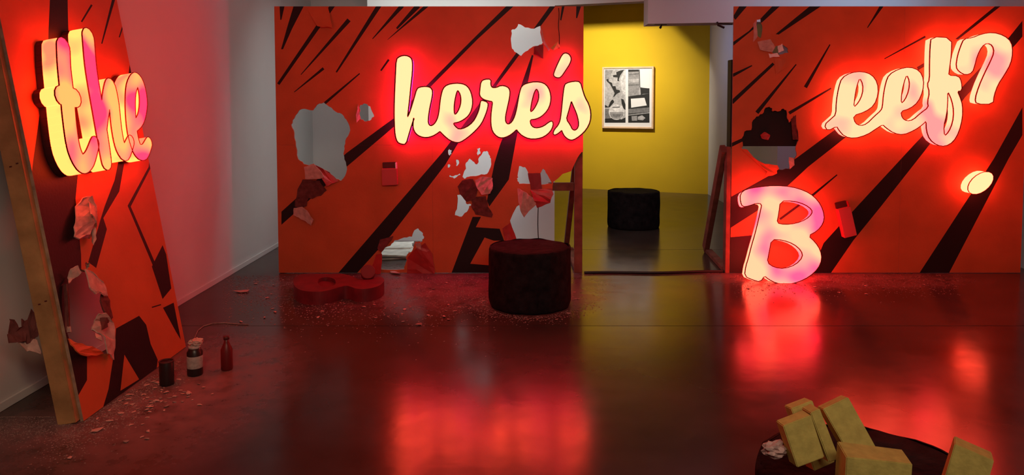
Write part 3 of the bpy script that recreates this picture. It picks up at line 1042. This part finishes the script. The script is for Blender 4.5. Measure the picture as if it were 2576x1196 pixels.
# ------------------------------------------------------------------ stools (black log seats)
def stool(loc, label, seed, r=0.325, h=0.455):
    t = tag(empty('log_stool', None, loc), label, 'stool', 'black log stools')
    prof = [(0, 0), (r * .96, 0), (r * .985, .02)] + [(r * 1.0, .06 + k * (h - .09) / 9) for k in range(10)] + [(r * 1.0, h - .02), (r * .985, h - .004), (r * .95, h - .002)]
    bm = lathe_bm(prof, 72)
    for v in bm.verts:
        a = math.atan2(v.co.y, v.co.x)
        d = Vector((math.cos(a), math.sin(a), 0))
        k = noise.noise(Vector((d.x * 3 + seed, d.y * 3, v.co.z * 1.5))) * .012 + noise.noise(Vector((d.x * 14 + seed, d.y * 14, v.co.z * 5))) * .006
        if v.co.xy.length > .1:
            v.co += d * k
        if v.co.z > h - .05:
            v.co.z += noise.noise(Vector((d.x * 2.2, d.y * 2.2, seed))) * .014
    bm_link('bark', bm, M_CHAR, t, True)
    prof = [(r * .955, h - .012), (r * .93, h - .004), (r * .6, h - .012), (r * .3, h - .010), (0, h - .010)]
    bm = lathe_bm(prof, 48)
    for v in bm.verts:
        v.co.z += noise.noise(v.co * 9 + Vector((seed, 0, 0))) * .005
    bm_link('seat', bm, M_CHAR, t, True)
    return t


nearf = on_floor(1333, 795)
r0 = 0.318
stool((nearf.x, nearf.y + r0, 0), 'black log stool on the dusty floor before the here\'s panel', 3, r0, .455)
farf = on_floor(1603, 582)
stool((farf.x, farf.y + r0, 0), 'black log stool standing in front of the yellow wall', 9, r0, .45)
SX, SY, SZ = 1.045, 2.27, 0.455
stool((SX, SY, 0), 'black log stool carrying cut yellow foam blocks', 17, .335, SZ)


# ------------------------------------------------------------------ yellow foam blocks on the near stool
def block(px, py, Y, size, rot, label, seed):
    c = on_y(px, py, Y)
    sx, sy, sz = size
    bm = box_bm((-sx / 2, -sy / 2, -sz / 2), (sx / 2, sy / 2, sz / 2), .0025)
    rnd = random.Random(seed)
    for v in bm.verts:
        v.co += Vector((noise.noise(v.co * 7 + Vector((seed, 0, 0))), noise.noise(v.co * 7 + Vector((0, seed, 0))), noise.noise(v.co * 7 + Vector((0, 0, seed))))) * .008
    o = bm_link('foam_block', bm, M_FOAM)
    o.location = c
    o.rotation_euler = [math.radians(a) for a in rot]
    tag(o, label, 'block', 'yellow foam blocks on the near stool')
    return o


block(2133, 1078, 2.16, (.085, .05, .165), (-14, -25, 6), 'largest yellow foam slab leaning upright on the near stool', 1)
block(2063, 1092, 2.13, (.030, .06, .150), (-10, -20, 10), 'thin yellow foam strip wedged between two leaning slabs', 2)
block(2012, 1106, 2.10, (.085, .05, .125), (-8, -16, 8), 'yellow foam slab leaning at the left end of the pile', 3)
block(2036, 1092, 2.22, (.070, .05, .185), (-14, -16, 10), 'small yellow foam piece peeping up behind the left slab', 4)
block(2196, 1186, 1.98, (.165, .09, .10), (0, 3, -8), 'wide yellow foam block lying at the front of the stool', 5)
block(2432, 1182, 2.04, (.100, .09, .13), (-6, 14, -28), 'rounded yellow foam block alone at the right rim', 6)
pk = on_y(1950, 1131, 2.12)
o = bm_link('paper_scrap', lump_bm(.034, .022, .020, 4, 3, .55), M_TORN, None)
o.location = pk
tag(o, 'crumpled pink paper scrap at the left rim of the near stool', 'scrap')

# ------------------------------------------------------------------ fallen unlit red letter
FRF = Frame((0, 0, 0), (1, 0, 0), (0, 1, 0))
fo = [(737, 706), (741, 722), (757, 731), (783, 735), (812, 734), (838, 728), (856, 722), (872, 719), (884, 722), (896, 727), (918, 728), (942, 724), (960, 716), (968, 706), (964, 698), (948, 696), (934, 702), (918, 704),
      (900, 702), (886, 696), (868, 690), (846, 688), (820, 690), (790, 688), (758, 690), (742, 697)]
fh = [[(804, 700), (824, 697), (842, 702), (846, 712), (838, 721), (818, 724), (802, 718), (798, 708)]]
zt = 0.105
fl_letter = tag(empty('fallen_letter', None, (0, 0, 0)), 'unlit dark red channel letter lying flat on the dusty floor', 'sign')
to = lambda pts: [tuple(on_floor(x, y, zt)[:2]) for x, y in pts]
# front and side of the case, its recessed face and a raised curl at the right end
slab('case', [to(smooth_loop(fo, 2))], [to(smooth_loop(h, 2)) for h in fh], [], 0.0, zt, [M_RED_CASE], fl_letter)
slab('inner_face', [to(smooth_loop(fh[0], 2))], [], [], 0.0, zt - .03, [M_RED_IN], fl_letter)
kc = on_floor(926, 700, zt)
bm = lathe_bm([(0, -.035), (.055, -.035), (.06, -.03), (.06, .03), (.055, .035), (0, .035)], 28)
bmesh.ops.transform(bm, matrix=Matrix.Translation((kc.x, kc.y, zt + .045)) @ Matrix.Rotation(math.radians(62), 4, 'X') @ Matrix.Rotation(math.radians(12), 4, 'Y'), verts=bm.verts)
bm_link('curl', bm, M_RED_IN, fl_letter, False)

# pale sheets of board on the floor behind the low hole of the middle panel
M_SHEET = mat('pale_board_sheet', (0.66, 0.64, 0.58), 0.9, noise_scale=14, noise_amt=0.2, spec=0.1)
for k, (x, y, rz, sx_, sy_) in enumerate(((-1.62, 7.55, 8, .95, .42), (-1.50, 7.72, -10, .85, .36), (-1.64, 7.90, 3, .80, .34), (-1.55, 7.40, -4, .70, .20))):
    V_ = rag([(-sx_ / 2, -sy_ / 2), (sx_ / 2, -sy_ / 2), (sx_ / 2, sy_ / 2), (-sx_ / 2, sy_ / 2)], .02, 6, 300 + k)
    o, _, _ = slab('board_sheet', [V_], [], [], 0, .014, [M_SHEET], None)
    o.matrix_world = Matrix.Translation((x, y, .001 + .015 * k)) @ Matrix.Rotation(math.radians(rz), 4, 'Z')
    tag(o, ('undermost', 'second', 'third', 'topmost')[k] + ' pale torn board sheet stacked on the floor behind the low hole', 'board', 'pale board sheets behind the middle panel')

# ------------------------------------------------------------------ small boxes fixed on the panels
def wall_box(fr, px, label, D, m_front, rot, wd_, ht):
    u, v = fr.p(*px, D)
    t = tag(empty('junction_box', fr.M @ Matrix.Translation((u, v, 0)) @ Matrix.Rotation(math.radians(rot), 4, 'Z')), label, 'box')
    bm_link('housing', box_bm((-wd_ / 2, -ht / 2, 0), (wd_ / 2, ht / 2 - .055, D), .004), M_RED_BOX, t)
    bm_link('shaded_recess', box_bm((-wd_ / 2 + .004, ht / 2 - .056, 0.001), (wd_ / 2 - .012, ht / 2, D * .35), .003), M_TRIM, t)  # dark block: shade at the box top put into its colour
    bm_link('tab', box_bm((wd_ / 2 - .012, ht / 2 - .07, 0.001), (wd_ / 2 - .003, ht / 2 - .004, D * .9), .002), m_front, t)
    return t


wall_box(FR2, (979, 438), 'small red box with dark open top on the middle panel', .06, M_PRINT_WHITE, 2, .135, .205)
wall_box(FR3, (2131, 553), 'tilted red box stuck on the right panel beside the letter B', .07, M_RED_PLASTIC, 14, .115, .32)

# ------------------------------------------------------------------ framed picture on the yellow wall
t = tag(empty('framed_picture', FR_Y.M), 'pale wood frame holding two black and white prints on yellow wall', 'picture')
SP = lambda pts: scaled(pts, 1500, 150, 5.98)
corners = SP([(85, 115), (862, 100), (860, 1035), (95, 1040)])
cu = [FR_Y.p(x, y, .06) for x, y in corners]
u0, u1_ = (cu[0][0] + cu[3][0]) / 2, (cu[1][0] + cu[2][0]) / 2
v1, v0 = (cu[0][1] + cu[1][1]) / 2, (cu[2][1] + cu[3][1]) / 2
fw = .028
for lo, hi in (((u0, v0, .002), (u0 + fw, v1, .07)), ((u1_ - fw, v0, .002), (u1_, v1, .07)), ((u0 + fw, v0, .002), (u1_ - fw, v0 + fw, .07)), ((u0 + fw, v1 - fw, .002), (u1_ - fw, v1, .07))):
    bm_link('frame_rail', box_bm(lo, hi, .002), M_FRAME, t)
bm_link('mat_board', box_bm((u0 + fw, v0 + fw, .01), (u1_ - fw, v1 - fw, .05)), M_PRINT_WHITE, t)
GR = [mat('print_grey_%d' % i, (c, c * .97, c), .6, noise_scale=30, noise_amt=.3) for i, c in enumerate((.42, .012, .16, .62, .28))] + [M_PRINT_WHITE]
wz = .0525
PP = lambda pts: FR_Y.poly(SP(pts), wz)
circ = lambda x, y, r, n=16: [(x + r * math.cos(2 * math.pi * k / n), y + r * math.sin(2 * math.pi * k / n)) for k in range(n)]
regs = [
    ([(360, 300), (420, 170), (440, 170), (440, 560), (380, 470)], 3), ([(130, 160), (250, 160), (180, 330), (132, 300)], 4),
    ([(300, 190), (345, 170), (420, 152), (360, 240), (340, 300), (345, 325), (318, 325), (320, 270), (255, 265), (250, 235), (305, 230)], 1),
    ([(150, 300), (180, 292), (190, 330), (235, 350), (248, 400), (290, 400), (300, 450), (350, 460), (360, 490), (310, 515), (265, 565), (255, 560), (275, 505), (250, 450), (205, 370), (160, 330)], 1),
    ([(130, 680), (180, 710), (220, 620), (250, 600), (270, 640), (200, 720), (130, 725)], 1), ([(375, 590), (410, 600), (440, 680), (440, 760), (410, 740), (380, 660)], 1),
    ([(130, 890), (230, 880), (380, 900), (440, 870), (440, 950), (130, 950)], 1), ([(130, 740), (200, 740), (210, 880), (130, 890)], 2),
    (circ(305, 790, 118, 24), 3), ([(200, 790), (410, 790), (400, 850), (360, 895), (250, 890), (215, 850)], 4), ([(240, 820), (375, 820), (350, 870), (260, 865)], 2), (circ(285, 745, 20), 5),
    ([(240, 712), (355, 708), (350, 726), (245, 730)], 2),
]
slab('photo_print', [PP([(128, 150), (440, 150), (440, 950), (128, 950)])], [], [(PP(p), i) for p, i in regs], .048, wz, GR, t)
regs = [
    ([(480, 150), (645, 150), (645, 560), (480, 560)], 4), ([(480, 150), (645, 150), (645, 180), (480, 185)], 1), ([(490, 215), (640, 205), (640, 225), (490, 235)], 2), ([(490, 300), (640, 290), (640, 340), (490, 350)], 0),
    ([(480, 375), (650, 370), (650, 392), (480, 398)], 2), ([(640, 150), (800, 150), (800, 430), (720, 435), (660, 410)], 5), ([(640, 150), (655, 150), (664, 420), (648, 420)], 2),
    ([(660, 420), (800, 435), (800, 510), (700, 520), (670, 530)], 1), ([(480, 555), (660, 530), (800, 510), (800, 950), (480, 950)], 1), ([(520, 590), (725, 575), (760, 690), (525, 725)], 5),
    ([(480, 745), (800, 720), (800, 790), (480, 815)], 2), ([(480, 830), (800, 795), (800, 806), (480, 842)], 0), ([(530, 850), (615, 845), (615, 920), (535, 920)], 4), ([(625, 860), (690, 838), (740, 880), (700, 915), (625, 905)], 0),
]
slab('photo_print', [PP([(480, 150), (800, 150), (800, 950), (480, 950)])], [], [(PP(p), i) for p, i in regs], .048, wz, GR, t)

# picture spotlight: its barn doors cut the pool of light on the wall
LP = Vector((0.80, 10.9, 3.12))
sp = tag(empty('track_spotlight', None, LP), 'black track spotlight with barn doors under the ceiling by the yellow wall', 'lamp')


def on_wall(x, y):
    u, v = FR_Y.p(x, y)
    return FR_Y.o + FR_Y.u * u + FR_Y.v * v


def door_plate(pts):
    k = 0.08
    loc = [(on_wall(*p) - LP) * k for p in pts]
    bm = bmesh.new()
    vs = [bm.verts.new(p) for p in loc]
    bm.faces.new(vs)
    bmesh.ops.solidify(bm, geom=bm.faces[:], thickness=.002)
    return bm


bm_link('barn_door', door_plate([(1100, 84), (1468, 70), (1690, 61), (1690, -140), (1100, -140)]), M_METAL, sp)
bm_link('barn_door', door_plate([(1688, 61), (1790, 158), (1880, 245), (1880, -140), (1688, -140)]), M_METAL, sp)
bm = lathe_bm([(0, .10), (.055, .10), (.06, .09), (.06, .02), (.05, .012), (0.05, .03), (0, .03)], 24)
bmesh.ops.transform(bm, matrix=(on_wall(1560, 190) - LP).to_track_quat('-Z', 'Y').to_matrix().to_4x4(), verts=bm.verts)
bm_link('lamp_head', bm, M_METAL, sp, True)
bm_link('stem', tube_bm([(0, -.06, .05), (0, -.06, ZC - LP.z)], .012), M_METAL, sp)

# ------------------------------------------------------------------ cables and brackets
a, b = on_floor(1470, 689), on_floor(1822, 686)
pts = []
for k in range(25):
    s = k / 24
    p = a.lerp(b, s)
    pts.append((p.x, p.y - .02 * math.sin(s * math.pi) + .012 * math.sin(s * 9), .011))
tag(bm_link('power_cable', tube_bm(pts, .011), M_CABLE), 'black power cable lying straight across the floor between two panels', 'cable')
u, v = FR2.p(1405, 20, .006)
u2, v2 = FR2.p(1407, 122, .006)
tag(bm_link('hanging_wire', tube_bm([FR2.M @ Vector((u + (u2 - u) * k / 8 + .004 * math.sin(k * 1.3), v + (v2 - v) * k / 8, .006)) for k in range(9)], .003), M_CABLE), 'thin dark wire hanging down above the apostrophe', 'wire')
# cord hanging in the large opening at the lower right of the middle panel
q0, q1 = on_y(1352, 440, 7.0), on_y(1356, 640, 7.0)
tag(bm_link('hanging_wire', tube_bm([q0.lerp(q1, k / 8) + Vector((.006 * math.sin(k * .9), 0, 0)) for k in range(9)], .004), M_CABLE), 'thin dark wire hanging in the torn opening behind the near stool', 'wire')
# clamp by the right panel and a small lamp stub under the bulkhead
cl = tag(empty('clamp_arm', None, on_y(1838, 68, PY - .0)), 'black clamp arm at the upper left edge of the right panel', 'bracket')
q = lambda x, y: on_y(x, y, PY + .04) - on_y(1838, 68, PY)
bm_link('arm', tube_bm([q(1842, 61), q(1806, 59)], .006), M_CABLE, cl)
bm_link('jaw', tube_bm([q(1804, 55), q(1806, 63), q(1822, 70)], .010), M_CABLE, cl)
ls = on_y(1663, 62, KY + .1)
st = tag(empty('cable_stub', None, ls), 'short black fitting hanging under the white bulkhead', 'fitting')
bm_link('plate', box_bm((-.07, -.02, -.004), (.06, .02, .006), .002), M_CABLE, st)
bm_link('plug', tube_bm([(0.005, 0, 0), (0, 0, -.02), (-.012, 0, -.04)], .012), M_CABLE, st)


# ------------------------------------------------------------------ jars, bottle and paper by the left panel
def lathe_thing(name, px, label, cat, scale_h, parts):
    c = on_floor(*px)
    t = tag(empty(name, None, (c.x, c.y, 0)), label, cat)
    for nm, prof, m in parts:
        bm_link(nm, lathe_bm(prof, 28), m, t, True)
    return t


M_JAR = mat('dark_jar', (0.02, 0.010, 0.010), .35)
M_LABEL = mat('grey_label', (0.36, 0.30, 0.28), .8, noise_scale=60, noise_amt=.2)
M_BOTTLE = mat('dark_red_bottle', (0.12, 0.008, 0.010), .4)
lathe_thing('paint_can', (420, 968), 'black can standing at the foot of the left panel', 'can', 1, [
    ('body', [(0, 0), (.036, 0), (.038, .004), (.038, .128), (.036, .132), (0, .128)], M_JAR), ('rim', [(.0375, .128), (.040, .130), (.040, .136), (.0345, .136), (.0345, .128)], M_TRIM)])
lathe_thing('jar', (491, 943), 'dark jar with grey label and crumpled paper on top', 'jar', 1, [
    ('body', [(0, 0), (.040, 0), (.043, .006), (.043, .135), (.034, .150), (.030, .158), (0, .158)], M_JAR), ('label_band', [(.0435, .045), (.0442, .047), (.0442, .113), (.0435, .115)], M_LABEL),
    ('cap', [(0.030, .156), (.033, .158), (.033, .172), (0, .172)], M_LABEL)])
jc = on_floor(491, 943)
o = bm_link('paper_scrap', lump_bm(.036, .03, .022, 2, 3, .6), M_TORN)
o.location = (jc.x + .012, jc.y, .192)
tag(o, 'crumpled pale pink paper resting on the dark jar', 'scrap')
lathe_thing('bottle', (571, 930), 'slim dark red bottle standing on the floor right of the jar', 'bottle', 1, [
    ('body', [(0, 0), (.030, 0), (.033, .005), (.033, .12), (.020, .15), (.014, .165), (.014, .185), (0, .185)], M_BOTTLE), ('cap', [(.0145, .180), (.017, .181), (.017, .20), (0, .20)], M_TRIM)])
cv = [(488, 858), (492, 845), (498, 832), (512, 821), (535, 814), (565, 813), (600, 816), (625, 817)]
tag(bm_link('thin_wire', tube_bm([on_floor(x, y, .004) for x, y in cv], .0035, 6), M_DUST), 'thin pale wire curving over the floor behind the jar', 'wire')

# ------------------------------------------------------------------ broken bits of board on the floor
variants = []
for k in range(8):
    bm = lump_bm(1, .8, .30, k + 1, 1, .7, 1.6)
    zmin = min(v.co.z for v in bm.verts)
    for v in bm.verts:
        v.co.z -= zmin
    bmesh.ops.recalc_face_normals(bm, faces=bm.faces)
    me = bpy.data.meshes.new('board_fragment')
    bm.to_mesh(me)
    bm.free()
    me.materials.append(M_TORN if k % 4 else M_DUST)
    variants.append(me)


def fragment(x, y, s, label, group, sq=1.0):
    o = bpy.data.objects.new('board_fragment', random.choice(variants))
    COL.objects.link(o)
    p = on_floor(x, y)
    o.location = (p.x, p.y, 0.0008)
    o.rotation_euler = (0, 0, random.uniform(0, 6.28))
    o.scale = (s, s * random.uniform(.5, 1), s * random.uniform(.5, .9) * sq)
    tag(o, label, 'fragment', group)
    return o


L1 = 'small pale broken crumb on the floor before the leaning left panel'
for k in range(80):
    x = random.gauss(380, 62)
    y = 1010 + (380 - x) * .25 + random.gauss(0, 34)
    if y < 1080 - (x - 175) * .66 + 10:
        y = 1080 - (x - 175) * .66 + random.uniform(12, 50)
    fragment(x, y, random.uniform(.007, .018), L1, 'crumbs before the left panel')
fragment(475, 992, .028, 'larger pale flake on the floor below the dark jar', None)
fragment(370, 1106, .016, 'single bright crumb lying apart, nearest the viewer', None)
fragment(245, 1085, .030, 'flat splinter by the foot of the pine post', None)
L2 = 'small broken crumb on the floor along the foot of the here\'s panel'
for k in range(70):
    fragment(random.uniform(600, 1180), random.uniform(702, 812), random.uniform(.006, .02), L2, 'crumbs before the middle panel')
fragment(605, 735, .07, 'flat pale board piece on the floor left of the middle panel', None, .4)
fragment(995, 690, .07, 'broken board piece lying below the low grey hole', None, .6)
fragment(1055, 818, .03, 'round pale crumb on the floor right of the red letter', None)
L3 = 'small broken crumb on the floor around the near stool'
for k in range(36):
    a = random.uniform(0, 6.28)
    rr = random.uniform(.34, .50)
    w = Vector((nearf.x + rr * math.cos(a), nearf.y + r0 + rr * math.sin(a), 0))
    o = fragment(1300, 800, random.uniform(.006, .016), L3, 'crumbs around the near stool')
    o.location = (w.x, w.y, .0008)
L4 = 'small broken crumb on the floor below the letter B'
for k in range(30):
    fragment(random.uniform(1850, 2330), random.uniform(716, 742), random.uniform(.006, .016), L4, 'crumbs before the right panel')


def dust(name, label, n, place, smin, smax):
    bm = bmesh.new()
    for _ in range(n):
        p = place()
        if p is None:
            continue
        s = random.uniform(smin, smax)
        a = random.uniform(0, 6.28)
        vs = []
        for j in range(5):
            aj = a + j * 1.2566
            vs.append(bm.verts.new((p.x + s * math.cos(aj) * random.uniform(.5, 1.1), p.y + s * math.sin(aj) * random.uniform(.5, 1.1), .0006)))
        top = bm.verts.new((p.x, p.y, .0006 + s * .35))
        for j in range(5):
            bm.faces.new((vs[j], vs[(j + 1) % 5], top))
    o = bm_link(name, bm, M_DUST)
    tag(o, label, 'debris', None, 'stuff')


def place1():
    x = random.gauss(330, 95)
    base = 1080 - (x - 175) * .66
    y = base + abs(random.gauss(0, 42)) + 3
    if x < 30 or x > 640 or y < 850:
        return None
    return on_floor(x, y)


def place_left():
    x = random.uniform(-60, 190)
    y = random.gauss(1078, 22)
    return on_floor(x, max(y, 1050))


def place2():
    return on_floor(random.uniform(560, 1250), 694 + abs(random.gauss(0, 55)))


def place2b():
    a = random.uniform(0, 6.28)
    rr = .33 + abs(random.gauss(0, .09))
    return Vector((nearf.x + rr * math.cos(a), nearf.y + r0 + rr * math.sin(a), 0))


def place3():
    x = random.uniform(1845, 2420)
    return on_floor(x, 692 + abs(random.gauss(0, 24)))


dust('plaster_dust', 'pale crumbled plaster dust before the leaning left panel', 2600, place1, .0015, .006)
dust('plaster_dust', 'brown sawdust spread around the foot of the pine post', 1800, place_left, .0015, .005)
dust('plaster_dust', 'pinkish plaster dust along the foot of the middle panel', 5200, place2, .002, .009)
dust('plaster_dust', 'pinkish plaster dust ringing the near stool', 1600, place2b, .002, .008)
dust('plaster_dust', 'pinkish plaster dust along the foot of the right panel', 1800, place3, .002, .007)
